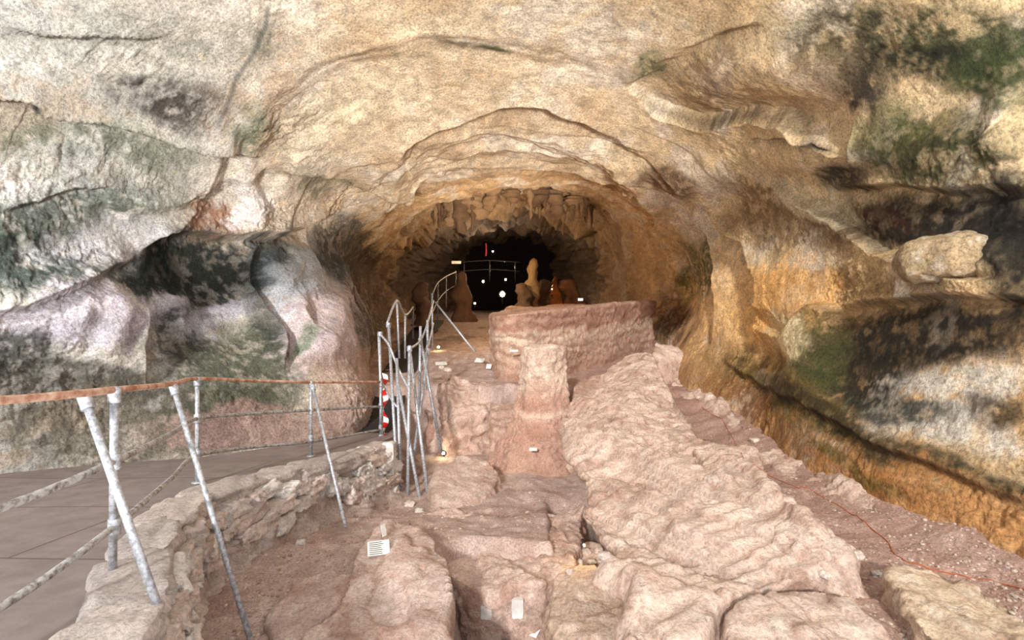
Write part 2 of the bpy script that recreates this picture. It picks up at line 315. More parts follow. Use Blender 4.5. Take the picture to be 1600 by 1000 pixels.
for k in range(nr+1):
    f=k/nr; q=ring*(1-f)+c*f; q=q.copy(); q[:,1]+=1.2*math.sin(f*1.57)+0.25*fbm(q*1.2,3,seed=5); 
    if k==0: q=ring
    bv.append(q)
bv=np.concatenate(bv); I=np.arange((nr+1)*nsr).reshape(nr+1,nsr)
f=np.stack([I[:-1,:-1],I[:-1,1:],I[1:,1:],I[1:,:-1]],axis=-1).reshape(-1,4)
obj('wall_back',new_mesh('wall_back',bv,f,np.zeros((len(bv),3))+s2l((0.13,0.09,0.065))),M_shell,'limestone rear wall of the cave with its gloom painted into the colour',None,kind='structure',origin=None)  # near-black colour stands for missing light at the tunnel end

# ---------------------------------------------------------------- floor
def interp(x,xs,ys): return np.interp(x,xs,ys)
def floor_z(x,y):
    x=np.asarray(x,float); y=np.asarray(y,float)
    Q=np.stack([x,y,x*0],axis=1)
    w=fbm(Q*1.2,3,seed=31)*0.18
    left=interp(y,[1,5.5,7.5,10.3],[-2.50,-2.42,-2.72,-2.7])
    back=interp(y,[10.6,13,16,20,25,33],[-1.45,-1.25,-0.95,-0.5,0.0,0.6])+sst(-0.5,2.0,x)*sst(14,19,y)*0.8
    base=left+(back-left)*sst(10.5,11.1,y+w)
    pit=sst(-0.75,-0.5,x+w*0.6)*(1-sst(0.95,1.2,x))*(1-sst(5.55,5.8,y+w*0.4))
    base=base+(-3.25-base)*pit
    cre=sst(0.45,0.65,x+w*0.3)*(1-sst(1.0,1.2,x))*(1-sst(7.2,7.9,y))*sst(4.5,5,y)
    base=base+(-3.3-base)*cre
    xr=interp(y,[2,4,5.5,7,9.5,11,13],[1.0,1.15,1.25,1.35,1.3,1.6,2.2])
    right=interp(y,[1,5,8,11,14,20,30],[-1.80,-1.83,-1.82,-1.5,-1.05,-0.2,0.8])
    right=right+0.22*sst(2.9,3.7,x)*(1-sst(9,12,y))
    m=sst(-0.12,0.12,x-xr)
    z=base+(right-base)*m
    z=z+0.05*fbm(Q*1.6,4,0.55,seed=51)+0.012*fbm(Q*9,3,0.6,seed=52)
    return z
ny,nx=600,480
ys=np.exp(np.linspace(math.log(1.2),math.log(38),ny)); xs=np.linspace(-8,7,nx)
X,Y=np.meshgrid(xs,ys); X=X.ravel();Y=Y.ravel(); Zf=floor_z(X,Y)
FV=np.stack([X,Y,Zf+ZC],axis=1); I=np.arange(ny*nx).reshape(ny,nx)
f=np.stack([I[:-1,:-1],I[:-1,1:],I[1:,1:],I[1:,:-1]],axis=-1).reshape(-1,4)
m1=fbm(FV*1.2,4,0.6,seed=61); m2=fbm(FV*5,3,0.6,seed=62)
FC=np.zeros((len(FV),3))+s2l((0.76,0.66,0.615)); FC=mixc(FC,sst(0,0.5,m1)*0.6,(0.70,0.58,0.53)); FC=mixc(FC,sst(0.05,0.5,m2)*0.5,(0.88,0.80,0.75))
FC=mixc(FC,sst(1.2,1.5,X)*0.6,(0.70,0.54,0.46)); FC=mixc(FC,(Zf<-2.9)*0.5,(0.58,0.53,0.49)); FC=mixc(FC,sst(17,22,Y)*0.7,(0.34,0.25,0.18))  # last mix paints the rear chamber's darkness into the earth colour
fl_me=new_mesh('floor',FV,f,FC); obj('floor',fl_me,M_dirt,'reddish earth cave floor with excavated pit','cave floor',kind='structure',origin=None)
BV=[BVHTree.FromPolygons(FV.tolist(),f.tolist())]
CAM=Vector((0,0,ZC))
def hit(px,py):
    dr=Vector(((px-800)/F,1,(500-py)/F)).normalized(); best=None
    for b in BV:
        h=b.ray_cast(CAM,dr)
        if h[0] is not None and (best is None or h[3]<best[1]): best=(h[0],h[3],h[1])
    return best
def drop(x,y,top=8.0):
    best=None
    for b in BV:
        h=b.ray_cast(Vector((x,y,top)),Vector((0,0,-1)))
        if h[0] is not None and (best is None or h[0].z>best): best=h[0].z
    return best if best is not None else 0

# ---------------------------------------------------------------- rocks
def rock(name,top,bot,label,cat='rock',voxel=0.04,amp=0.04,fr=3.0,col=(0.89,0.78,0.705),col2=(0.68,0.52,0.44),smooth=6,bulge=0.0,colfn=None,seed=0,group=None,strata=0,mat=None,mids=None,crag=0.0,bvh=True,terr=None,rip=0.0):
    n=len(top); top=np.array(top,float); bot=np.array(bot,float)
    levels=[top]
    if mids is not None: levels+=[np.array(m,float) for m in mids]
    else:
        mid=(top+bot)/2; c=mid[:,:2].mean(0); mid[:,:2]+=(mid[:,:2]-c)*bulge; levels.append(mid)
    levels.append(bot); v=np.concatenate(levels); nl_=len(levels)
    fs=[list(range(n)),list(range(nl_*n-1,(nl_-1)*n-1,-1))]
    for r in range(nl_-1):
        for i in range(n):
            j=(i+1)%n; fs.append([r*n+i,(r+1)*n+i,(r+1)*n+j,r*n+j])
    me=bpy.data.meshes.new('tmp'); me.from_pydata([tuple(q) for q in v],[],fs); me.update()
    o=bpy.data.objects.new('tmp',me); COLL.objects.link(o)
    md=o.modifiers.new('r','REMESH'); md.mode='VOXEL'; md.voxel_size=voxel
    ms=o.modifiers.new('s','SMOOTH'); ms.iterations=smooth; ms.factor=0.6
    dg=bpy.context.evaluated_depsgraph_get(); m2=bpy.data.meshes.new_from_object(o.evaluated_get(dg)); bpy.data.objects.remove(o)
    m2.name=name
    k=len(m2.vertices); co=np.empty(k*3,dtype=np.float32); nr=np.empty(k*3,dtype=np.float32)
    m2.vertices.foreach_get('co',co); m2.vertices.foreach_get('normal',nr); co=co.reshape(-1,3).astype(float); nr=nr.reshape(-1,3)
    S=seed*7.7
    d=amp*1.4*fbm(co*fr*0.4,2,seed=S)-amp*0.8*billow(co*fr*np.array([1,1,1.6])*0.7,2,seed=S+3)+amp*0.22*fbm(co*fr*4,3,0.6,seed=S+9)
    if strata: d+=strata*np.sin(co[:,2]*26+2*fbm(co*1.5,2,seed=S))
    if crag: d+=crag*billow(co*7.0,2,0.6,seed=S+71)
    if rip:  # water-worn ripples lying across the slope
        rr_=1-np.abs(pn(np.stack([co[:,0]*1.6+co[:,1]*0.9,-co[:,0]*1.6+co[:,1]*5.0,co[:,2]*2],axis=1)+S+80))*2.2
        d+=rip*np.clip(rr_,-0.4,1)
    rc=0
    co2=co+nr*d[:,None]
    if terr:   # thin eroded beds stepping over the top surface, running diagonally
        step,ta,ts=terr
        uu=co[:,0]*0.90+co[:,1]*0.44; vv_=-co[:,0]*0.44+co[:,1]*0.90
        Q=np.stack([uu*1.5*ts,vv_*0.30*ts,co[:,0]*0],axis=1)
        h=ta*fbm(Q,3,0.42,seed=S+50)+0.010*fbm(co*6,2,seed=S+51)+0.025*fbm(co*1.6,2,seed=S+52); q=h/step; fq=q-np.floor(q)
        hs=step*(np.floor(q)+0.15*fq+0.85*sst(0.78,1.0,fq))
        co2[:,2]+=hs*sst(0.3,0.8,nr[:,2]); rc=np.exp(-((fq-0.86)/0.10)**2)
    m2.vertices.foreach_set('co',co2.astype(np.float32).ravel())
    nz=fbm(co*1.5,4,0.6,seed=S+20); nf=fbm(co*7,3,0.6,seed=S+25)
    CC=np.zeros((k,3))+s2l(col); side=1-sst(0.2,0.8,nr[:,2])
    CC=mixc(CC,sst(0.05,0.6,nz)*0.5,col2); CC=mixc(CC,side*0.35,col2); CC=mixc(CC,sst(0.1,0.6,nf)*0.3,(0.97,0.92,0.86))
    if terr: CC=mixc(CC,rc*0.6,col2)
    if colfn: CC=colfn(CC,co,nr,nz,nf)
    set_cols(m2,CC); m2.polygons.foreach_set('use_smooth',[True]*len(m2.polygons)); m2.update()
    if bvh:
        m2.calc_loop_triangles(); tr=[tuple(t.vertices) for t in m2.loop_triangles]
        BV.append(BVHTree.FromPolygons(co2.tolist(),tr))
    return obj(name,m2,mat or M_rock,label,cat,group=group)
def tb(pts,zb,shrink=0.0,dx=0.0,dy=0.0):
    p=np.array(pts,float); c=p[:,:2].mean(0); q=p.copy(); q[:,:2]=c+(p[:,:2]-c)*(1-shrink)+np.array([dx,dy]); q[:,2]=zb+ZC; return q
t=[T(880,655,-1.70),T(905,612,-1.48),T(965,572,-1.10),T(1012,552,-0.80),T(1035,590,-1.30),T(1055,640,-1.58),T(1085,680,-1.58),T(1180,712,-1.56),T(1225,780,-1.56),T(1335,862,-1.60),
   T(1300,885,-1.66),T(1200,905,-1.70),T(1130,950,-1.74),T(1090,1020,-1.8),T(990,1030,-1.85),T(985,960,-1.8),T(1000,915,-1.75),T(950,885,-1.75),T(968,835,-1.72),T(925,785,-1.72),T(932,742,-1.72),T(892,700,-1.72)]
wL=np.array([1,.8,.4,.2,0,0,0,0,0,0,0,0,0,0,.6,1,1.1,1.3,1,1.1,1.1,1.1])
t=np.array(t); m_a=t.copy(); m_a[:,2]=np.minimum(m_a[:,2]-0.12,-1.84+ZC); m_a[:,0]-=0.08*wL
m_b=m_a.copy(); m_b[:,2]=-2.02+ZC; m_b[:,0]+=0.55*wL
b=m_b.copy(); b[:,2]=-3.1+ZC; b[:,0]+=0.05*wL
rock('rock_ledge',t,b,'broad pale pinkish flowstone rock ledge beside the excavated trench','rock ledge',0.022,0.022,2.0,seed=1,smooth=2,terr=(0.055,0.20,1.15),crag=0.010,rip=0.030,mids=[m_a,m_b],
     colfn=lambda CC,co,nr,nz,nf: mixc(CC,(1-sst(1.85,2.1,co[:,2]))*0.8,(0.84,0.70,0.44)))
t=[T(1085,700,-1.53),T(1140,705,-1.46),T(1190,735,-1.45),T(1240,790,-1.46),T(1325,850,-1.53),T(1290,868,-1.57),T(1210,840,-1.60),T(1150,795,-1.60),T(1115,750,-1.58)]
rock('rock_ledge',t,tb(t,-1.95,-0.22),'ridge-shaped pinkish rock slab beside the earth path','rock ledge',0.024,0.04,2.4,seed=3,smooth=10,terr=(0.035,0.09,1.1),crag=0.010,rip=0.02)
t=[T(1135,960,-1.72),T(1210,925,-1.70),T(1290,915,-1.70),T(1370,965,-1.72),T(1420,1040,-1.75),T(1150,1060,-1.75)]
rock('rock_slab',t,tb(t,-2.0,-0.1),'flat pinkish rock slab beside the earth path','rock',0.022,0.025,3,seed=5,smooth=4,terr=(0.03,0.07,1.4),crag=0.010,rip=0.015)
t=[T(1385,890,-1.64),T(1440,885,-1.62),T(1530,910,-1.60),T(1600,960,-1.60),T(1660,1040,-1.62),T(1500,1040,-1.64),T(1440,990,-1.64)]
rock('boulder',t,tb(t,-2.0,-0.06),'flat-topped pale pitted boulder on the earth path','boulder',0.020,0.03,4,col=(0.88,0.78,0.66),seed=6,smooth=5,crag=0.016,terr=(0.03,0.05,1.6))
t=[T(1175,705,-1.70),T(1230,695,-1.62),T(1300,715,-1.60),T(1370,780,-1.64),T(1375,800,-1.70),T(1290,770,-1.76),T(1220,735,-1.76)]
rock('rock_ridge',t,tb(t,-2.1,-0.1),'rough pale rock ridge along the foot of the ochre wall','rock',0.025,0.05,3.0,seed=7,crag=0.02,smooth=8,col=(0.84,0.72,0.64))
t=[T(1035,575,-1.2),T(1080,570,-1.15),T(1130,620,-1.35),T(1185,680,-1.65),T(1160,690,-1.78),T(1100,650,-1.68),T(1060,615,-1.5)]
rock('rock_ridge',t,tb(t,-2.1,-0.1),'crumbly pinkish rock ridge between path and cave wall','rock',0.035,0.06,2.2,seed=8,crag=0.025,smooth=8)
t=[P(1022,532,12.3),P(1060,540,12.3),P(1068,560,11.8),P(1035,568,11.5),P(1022,550,11.8)]
rock('boulder',t,tb(t,-1.9,-0.2),'small pinkish boulder standing at the cave wall','boulder',0.04,0.05,3,seed=9)
t=[T(1400,840,-1.78),T(1460,850,-1.76),T(1540,890,-1.74),T(1500,895,-1.8),T(1420,870,-1.82)]
rock('rock_slab',t,tb(t,-2.0,-0.1),'low earthy rock at the foot of the wall','rock',0.025,0.03,4,seed=10,col=(0.78,0.62,0.52))
t=[T(862,905,-2.62),T(895,880,-2.55),T(960,885,-2.5),T(1020,950,-2.5),T(1010,1060,-2.6),T(900,1070,-2.7),T(858,960,-2.7)]
rock('boulder',t,tb(t,-3.4,-0.2),'broad rounded pale boulder in the trench below the ledge','boulder',0.026,0.05,3.0,seed=11,smooth=14,col=(0.86,0.75,0.66),crag=0.018)
t=[T(895,850,-2.78),T(940,845,-2.70),T(950,875,-2.72),T(900,885,-2.8)]
rock('boulder',t,tb(t,-3.4,-0.1),'small rounded stone wedged beneath the ledge','boulder',0.03,0.03,5,seed=12)
t=[T(1000,970,-2.2),T(1060,950,-2.15),T(1110,960,-2.1),T(1120,1010,-2.15),T(1060,1060,-2.2),T(1000,1040,-2.2)]
rock('boulder',t,tb(t,-3.0,-0.1),'small pinkish boulder stepping down from the ledge','boulder',0.025,0.03,5,seed=33)
t=[T(565,850,-2.32),T(600,815,-2.38),T(655,820,-2.35),T(695,870,-2.28),T(703,930,-2.28),T(690,975,-2.34),T(730,1060,-2.5),T(560,1080,-2.35),T(455,1050,-2.32),T(480,965,-2.34),T(540,905,-2.30)]
rock('rock_mound',t,tb(t,-3.4,-0.1),'large smooth pinkish rock mound beside the pit','rock',0.026,0.045,1.8,seed=13,smooth=14,col=(0.88,0.78,0.73),terr=(0.04,0.10,0.8),crag=0.006)
t=[T(462,905,-2.38),T(520,880,-2.34),T(560,900,-2.3),T(520,950,-2.3),T(470,1000,-2.32),T(430,1020,-2.38),T(420,960,-2.4)]
rock('boulder',t,tb(t,-2.9,-0.1),'low weathered boulder beside the smooth mound','boulder',0.028,0.04,3.0,seed=14,col=(0.80,0.69,0.64),crag=0.010,smooth=10)
t=[T(655,800,-2.60),T(700,790,-2.6),T(800,805,-2.60),T(880,795,-2.60),T(915,785,-2.58),T(912,845,-2.60),T(890,885,-2.60),T(845,912,-2.60),T(740,915,-2.60),T(695,890,-2.60),T(675,850,-2.60)]
rock('rock_sill',t,tb(t,-3.4,0.02,0,0.0),'rough pinkish rock sill dividing the pit from the trench','rock',0.026,0.06,1.8,seed=16,smooth=4,col=(0.87,0.76,0.70),crag=0.020,terr=(0.04,0.08,1.0))
t=[T(678,735,-2.45),T(715,708,-2.35),T(760,715,-2.35),T(785,740,-2.5),T(760,775,-2.62),T(700,785,-2.6),T(675,770,-2.55)]
rock('boulder',t,tb(t,-3.0,-0.25),'rounded pinkish boulder on the trench floor','boulder',0.032,0.05,2.0,seed=17,smooth=18,col=(0.84,0.73,0.67),crag=0.014)
t=[P(688,605,10.9),P(715,592,11.2),P(765,590,11.4),P(772,640,10.6),P(735,660,10.3),P(700,655,10.3)]
rock('boulder',t,tb(t,-2.9,-0.12,0,-0.1),'big fractured pink boulder at the end of the trench','boulder',0.04,0.14,2.4,seed=18,smooth=5,col=(0.84,0.72,0.65),crag=0.04)
t=[P(660,610,11.3),P(690,592,11.8),P(720,592,12),P(700,630,10.9),P(668,650,10.7)]
rock('boulder',t,tb(t,-2.9,-0.12),'brown boulder beside the steel railing','boulder',0.04,0.07,2.5,seed=19,col=(0.68,0.55,0.49))
t=[P(600,700,8.8),P(640,700,9.2),P(660,720,9),P(650,750,8.6),P(620,760,8.3)]
rock('boulder',t,tb(t,-3,-0.2),'earthy rock below the walkway post','boulder',0.04,0.06,2.5,seed=20,col=(0.64,0.53,0.48))
t=[P(766,632,10.6),P(806,628,10.6),P(812,650,10.0),P(790,665,9.8),P(768,655,9.9)]
rock('boulder',t,tb(t,-3.0,-0.15),'layered pink rock standing against the earth block','boulder',0.035,0.05,3,seed=21,smooth=3,strata=0.03,col=(0.82,0.70,0.62))
def ringpts(cx,cy,rx,ry,z,n=14,ph=0): return [(cx+rx*math.cos(2*math.pi*i/n+ph)*(1+0.09*math.sin(3*i+ph)),cy+ry*math.sin(2*math.pi*i/n+ph),z+ZC) for i in range(n)]
kx=4.12
rock('protruding_rock',ringpts(kx,4.80,0.20,0.22,0.79),ringpts(kx,4.80,0.22,0.24,0.34),'rounded tan pitted limestone lump protruding from the dark stained wall','rock',0.020,0.02,2.5,col=(0.72,0.62,0.48),col2=(0.54,0.44,0.31),seed=41,smooth=24,crag=0.014,mids=[ringpts(kx,4.8,0.38,0.38,0.73),ringpts(kx,4.8,0.47,0.46,0.59),ringpts(kx,4.8,0.42,0.42,0.43)],mat=M_shell,bvh=False)
def pillar_col(CC,co,nr,nz,nf):
    z=co[:,2]-ZC+0.10*nz
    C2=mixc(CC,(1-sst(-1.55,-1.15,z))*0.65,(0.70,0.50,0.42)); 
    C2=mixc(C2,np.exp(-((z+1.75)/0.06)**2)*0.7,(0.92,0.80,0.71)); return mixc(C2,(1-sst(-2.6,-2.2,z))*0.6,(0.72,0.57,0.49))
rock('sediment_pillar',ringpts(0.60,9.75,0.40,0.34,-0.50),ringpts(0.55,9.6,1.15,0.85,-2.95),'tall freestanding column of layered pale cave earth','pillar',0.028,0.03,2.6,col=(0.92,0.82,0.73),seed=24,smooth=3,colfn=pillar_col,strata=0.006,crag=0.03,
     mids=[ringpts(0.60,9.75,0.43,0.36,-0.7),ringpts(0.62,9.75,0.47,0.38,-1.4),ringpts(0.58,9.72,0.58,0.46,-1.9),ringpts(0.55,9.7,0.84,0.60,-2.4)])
def blk(CC,co,nr,nz,nf):
    z=co[:,2]-ZC-0.09*(co[:,1]-11.5)+0.10*nz
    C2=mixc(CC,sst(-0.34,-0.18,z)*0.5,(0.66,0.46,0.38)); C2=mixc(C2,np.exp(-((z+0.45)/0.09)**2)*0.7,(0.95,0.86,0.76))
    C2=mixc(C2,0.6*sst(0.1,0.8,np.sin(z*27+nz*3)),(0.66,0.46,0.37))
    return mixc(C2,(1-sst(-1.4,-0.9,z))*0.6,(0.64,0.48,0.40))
t=[(-.44,12.2,.04),(-.36,11.7,.08),(-.12,11.4,.12),(.35,11.3,.18),(1.2,11.8,.26),(2.6,13.2,.42),(4.3,15.3,.55),(4.4,17,.6),(0,16.5,.45),(-.55,13,.15)]
t=np.array([(a,b_,c_+ZC) for a,b_,c_ in t]); 
m_a=t.copy(); m_a[:,2]-=0.5; m_a[:7,1]+=0.14
m_b=t.copy(); m_b[:,2]=-1.3+ZC; m_b[:7,1]+=[.1,.12,.18,.25,.4,.3,.2]; m_b[0,0]+=0.15
bb=np.array([(a*0.97-.05,b_-(.15 if b_<14 else 0),-2.9+ZC) for a,b_,_ in t])
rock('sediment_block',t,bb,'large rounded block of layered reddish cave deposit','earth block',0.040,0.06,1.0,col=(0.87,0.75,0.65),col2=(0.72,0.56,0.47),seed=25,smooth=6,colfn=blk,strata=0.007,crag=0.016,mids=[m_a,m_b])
t=[P(893,600,10.6),P(960,575,12),P(1010,560,13),P(960,620,10),P(900,660,9.4)]
rock('earth_bank',t,tb(t,-2.9,-0.3),'sloping bank of reddish earth beside the tall column','earth bank',0.05,0.06,2.5,col=(0.78,0.64,0.56),seed=26,mat=M_dirt)
# ---------------------------------------------------------------- walkway + retaining wall
def dz(y): return np.interp(y,[1.0,3,5.4,7.3,9,10],[-1.40,-1.5,-1.72,-1.95,-2.03,-2.03])
W=np.array([(-1.60,1.6),(-1.72,2.2),(-1.92,2.7),(-2.38,3.46),(-2.80,4.5),(-2.78,5.3),(-2.44,6.5),(-1.98,8.1)])
wp=cr_interp(W,np.linspace(0,len(W)-1,160)); 
tg=np.gradient(wp,axis=0); tg/=np.linalg.norm(tg,axis=1)[:,None]; nl=np.stack([-tg[:,1],tg[:,0]],axis=1)
arc=np.concatenate([[0],np.cumsum(np.linalg.norm(np.diff(wp,axis=0),axis=1))])
ed=wp+nl*0.26; ed=np.concatenate([ed,[(-2.05,8.9),(-2.1,9.8)]]); ed=ed[ed[:,1].argsort()]
v=[];nn=len(ed); ncol=14
for (x,y) in ed:
    for k in range(ncol):
        q=k/(ncol-1); xx=x+( -7.2-x)*q; v.append((xx,y,dz(y)+ZC+0.006*math.sin(xx*3)))
top=np.array(v); bo=top.copy(); bo[:,2]-=0.14
I=np.arange(nn*ncol).reshape(nn,ncol)
f=[[int(a) for a in r] for r in np.stack([I[:-1,:-1],I[1:,:-1],I[1:,1:],I[:-1,1:]],axis=-1).reshape(-1,4)]
off=nn*ncol; f+= [[a+off for a in r[::-1]] for r in f]
for i in range(nn-1): f.append([int(I[i,0]),int(I[i+1,0])+0,int(I[i+1,0])+off,int(I[i,0])+off]); f.append([int(I[i,-1]),int(I[i,-1])+off,int(I[i+1,-1])+off,int(I[i+1,-1])])
for k in range(ncol-1): f.append([int(I[-1,k]),int(I[-1,k+1]),int(I[-1,k+1])+off,int(I[-1,k])+off]); f.append([int(I[0,k+1]),int(I[0,k]),int(I[0,k])+off,int(I[0,k+1])+off])
obj('walkway',new_mesh('walkway',np.concatenate([top,bo]),f,smooth=False),M_deck,'grey concrete visitor walkway curving along the cave wall','walkway',kind='structure')
BV.append(BVHTree.FromPolygons(top.tolist(),f[:(nn-1)*(ncol-1)]))
rows=44; v=[]
for k in range(rows):
    q=k/(rows-1)
    for i in range(len(wp)):
        y=wp[i,1]; zt=dz(y)-0.03; z=zt+(-2.85-zt)*q; fl=1.0 if y>4.2 else 0.35+0.65*float(sst(3.4,4.2,y)); o=0.04+(0.06*q+0.60*q*q*q)*fl+0.07*math.sin(arc[i]*3+q*4)*q
        v.append((wp[i,0]-nl[i,0]*o+nl[i,0]*0.04,wp[i,1]-nl[i,1]*o+nl[i,1]*0.04,z+ZC))
v=np.array(v); v+= (np.stack([-np.tile(nl[:,0],rows),-np.tile(nl[:,1],rows),np.zeros(len(v))],axis=1)*(0.09*billow(v*3,3,seed=8)+0.025*fbm(v*12,3,seed=9))[:,None])
back=np.array([(wp[i,0]+nl[i,0]*0.3,wp[i,1]+nl[i,1]*0.3,dz(wp[i,1])-0.03+ZC) for i in range(len(wp))])
v=np.concatenate([back,v]); I=np.arange((rows+1)*len(wp)).reshape(rows+1,len(wp))
f=np.stack([I[:-1,:-1],I[1:,:-1],I[1:,1:],I[:-1,1:]],axis=-1).reshape(-1,4)
cc=np.zeros((len(v),3))+s2l((0.92,0.85,0.80)); nz=fbm(v*3,4,seed=14); cc=mixc(cc,sst(0,.5,nz)*.6,(0.98,0.94,0.91)); cc=mixc(cc,sst(0,.5,-nz)*.5,(0.78,0.68,0.62))
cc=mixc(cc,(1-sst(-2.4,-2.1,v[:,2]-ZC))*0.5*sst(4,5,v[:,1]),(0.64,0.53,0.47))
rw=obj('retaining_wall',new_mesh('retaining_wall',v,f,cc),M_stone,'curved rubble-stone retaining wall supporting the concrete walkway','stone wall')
def rbox(c,ax,ay,az,hx,hy,hz,n=5,p=5,am=0.06,seed=0):
    g=np.linspace(-1,1,n); pts=[];fs=[]
    for axis in range(3):
        for s in (-1,1):
            base=len(pts)
            for a in g:
                for b_ in g:
                    q=[0,0,0]; q[axis]=s; q[(axis+1)%3]=a; q[(axis+2)%3]=b_; pts.append(q)
            for i in range(n-1):
                for j in range(n-1):
                    a0=base+i*n+j; r=[a0,a0+n,a0+n+1,a0+1]; fs.append(r if s>0 else r[::-1])
    q=np.array(pts,float); q=q/ (np.abs(q)**p).sum(1)[:,None]**(1/p)
    w=q*np.array([hx,hy,hz]); w=w+ w*am*fbm(q*1.7+seed*3.1,2)[:,None]*2+0.006*fbm(q*5+seed,2)[:,None]
    R=np.array([ax,ay,az]); return np.array(c)+w@R, fs
stV=[];stF=[];stC=[];cnt=0;coV=[];coF=[];coC=[];cc0=0
pal=[(0.95,0.90,0.86),(0.92,0.85,0.80),(0.97,0.94,0.91),(0.87,0.79,0.74),(0.92,0.84,0.78),(0.90,0.87,0.85)]
def at(a):
    x=np.interp(a,arc,wp[:,0]);y=np.interp(a,arc,wp[:,1]);n_=np.array([np.interp(a,arc,nl[:,0]),np.interp(a,arc,nl[:,1])]);n_/=np.linalg.norm(n_); return x,y,n_
total=arc[-1]
for row in range(6):
    a=random.uniform(0,0.1); zoff=0.15+0.16*row
    while a<total:
        L=random.choice([random.uniform(0.14,0.26),random.uniform(0.26,0.50)]); x,y,n_=at(a+L/2)
        lim=2.6+1.0*math.sin(a*2.3)+ (1.2 if y<4.0 else 0) - (1.0 if 4.2<y<5.6 else 0)
        if row<lim and random.random()<0.92:
            hz=random.uniform(0.06,0.10); t_=np.array([n_[1],-n_[0]])
            out=random.uniform(-0.04,0.03)+0.02*row; tilt=random.uniform(-.12,.12); zj=0.035*math.sin(a*5+row)+random.uniform(-.02,.02)
            c_=(x-n_[0]*(out+0.07),y-n_[1]*(out+0.07),dz(y)-zoff+zj+ZC)
            ax=(t_[0],t_[1],tilt); ay=(n_[0],n_[1],0); az=(-t_[0]*tilt,-t_[1]*tilt,1)
            vv,ff=rbox(c_,ax,ay,az,L*0.54,0.11,hz,n=8,p=6,am=0.20,seed=random.random()*50)
            stV.append(vv); stF+= [[q+cnt for q in r] for r in ff]; stC.append(np.zeros((len(vv),3))+s2l(random.choice(pal))); cnt+=len(vv)
        a+=L*0.95
obj('stonework',new_mesh('stonework',np.concatenate(stV),stF,np.concatenate(stC)),M_stone,'irregular pale pink rubble stones',parent=rw)
a=0
while a<total:
    L=random.uniform(0.4,0.8); x,y,n_=at(min(a+L/2,total)); t_=np.array([n_[1],-n_[0]])
    vv,ff=rbox((x+n_[0]*0.10,y+n_[1]*0.10,dz(y)-0.05+ZC),(t_[0],t_[1],-0.08),(n_[0],n_[1],0),(0,0,1),L*0.58,0.20+random.uniform(-.03,.03),0.10,n=13,p=6,am=0.10,seed=random.random()*50)
    coV.append(vv); coF+=[[q+cc0 for q in r] for r in ff]; coC.append(np.zeros((len(vv),3))+s2l(random.choice([(0.80,0.75,0.72),(0.84,0.78,0.74),(0.78,0.73,0.70)]))); cc0+=len(vv); a+=L
obj('coping',new_mesh('coping',np.concatenate(coV),coF,np.concatenate(coC)),M_stone,'flat weathered grey coping stones',parent=rw)
vv,ff=rbox((-1.93,8.0,-2.37+ZC),(1,0,0),(0,1,0),(0,0,1),0.10,0.10,0.46,n=8,p=14,am=0.02)
obj('concrete_post',new_mesh('concrete_post',vv,ff),M_conc,'square grey concrete post at the end of the stone wall','post')
rp=[(-2.62,9.2,-2.03),(-2.66,10.5,-1.72),(-2.75,12,-1.38),(-2.95,15,-0.85),(-3.15,18,-0.35),(-3.2,21,0.0)]
v=[];f=[]
for (x,y,z) in rp:
    for dx,dz_ in ((-.4,0),(.4,0),(.4,-.12),(-.4,-.12)): v.append((x+dx,y,z+dz_+ZC))
for i in range(len(rp)-1):
    for k in range(4): a0=i*4+k;b0=i*4+(k+1)%4; f.append([a0,a0+4,b0+4,b0])
f.append([0,1,2,3]); n_=4*(len(rp)-1); f.append([n_+3,n_+2,n_+1,n_])
obj('footbridge',new_mesh('footbridge',v,f,smooth=False),M_dark,'narrow dark metal footbridge rising into the cave','footbridge')

# ---------------------------------------------------------------- railings
def tube(pts,r,seg=10,sub=6,curve=True):
    p=np.array(pts,float)
    if curve and len(p)>2: p=cr_interp(p,np.linspace(0,len(p)-1,(len(p)-1)*sub+1))
    tg=np.gradient(p,axis=0); tg/=np.linalg.norm(tg,axis=1)[:,None]
    v=[];f=[]
    ref=np.array([0,0,1.0]) if abs(tg[:,2]).mean()<0.8 else np.array([1.0,0,0])
    for i in range(len(p)):
        s=np.cross(tg[i],ref); s/=np.linalg.norm(s); u=np.cross(s,tg[i])
        for k in range(seg):
            a=2*math.pi*k/seg; v.append(p[i]+r*(math.cos(a)*s+math.sin(a)*u))
    for i in range(len(p)-1):
        for k in range(seg): f.append([i*seg+k,i*seg+(k+1)%seg,(i+1)*seg+(k+1)%seg,(i+1)*seg+k])
    f.append(list(range(seg))[::-1]); f.append([(len(p)-1)*seg+k for k in range(seg)])
    return v,f
def pipe(name,pts,r,mat,par,label=None,curve=True):
    v,f=tube(pts,r,curve=curve); return obj(name,new_mesh(name,v,f),mat,label,parent=par)
def fitting(p,axis,par,r=0.034,L=0.045,mat=None):
    p=np.array(p);axis=np.array(axis,float);axis/=np.linalg.norm(axis)
    v,f=tube([p-axis*L,p-axis*L*.6,p+axis*L*.6,p+axis*L],r,curve=False); obj('clamp',new_mesh('clamp',v,f),mat or M_galv,parent=par)
R1=empty('railing',P(175,900,3.0),'galvanized pipe railing with rusty orange top rail along walkway','railing')
tops=[(-2.25,1.5,-.27),(-2.28,2.3,-.36),(-2.33,3.0,-.41),(-2.9,4.37,-.545),(-3.32,5.4,-.62),(-3.25,6.4,-.76),(-2.88,7.33,-.89),(-2.31,9.0,-1.09)]
def zz(l,off): return [(a,b_,c_+ZC+o) for (a,b_,c_),o in zip(l,off)]
pipe('rail',zz(tops,[0]*8),0.021,M_rust,R1,'rusty orange top rail')
pipe('rail',zz(tops,[-.53,-.48,-.42,-.42,-.42,-.41,-.40,-.43]),0.020,M_mott,R1,'mottled grey middle rail')
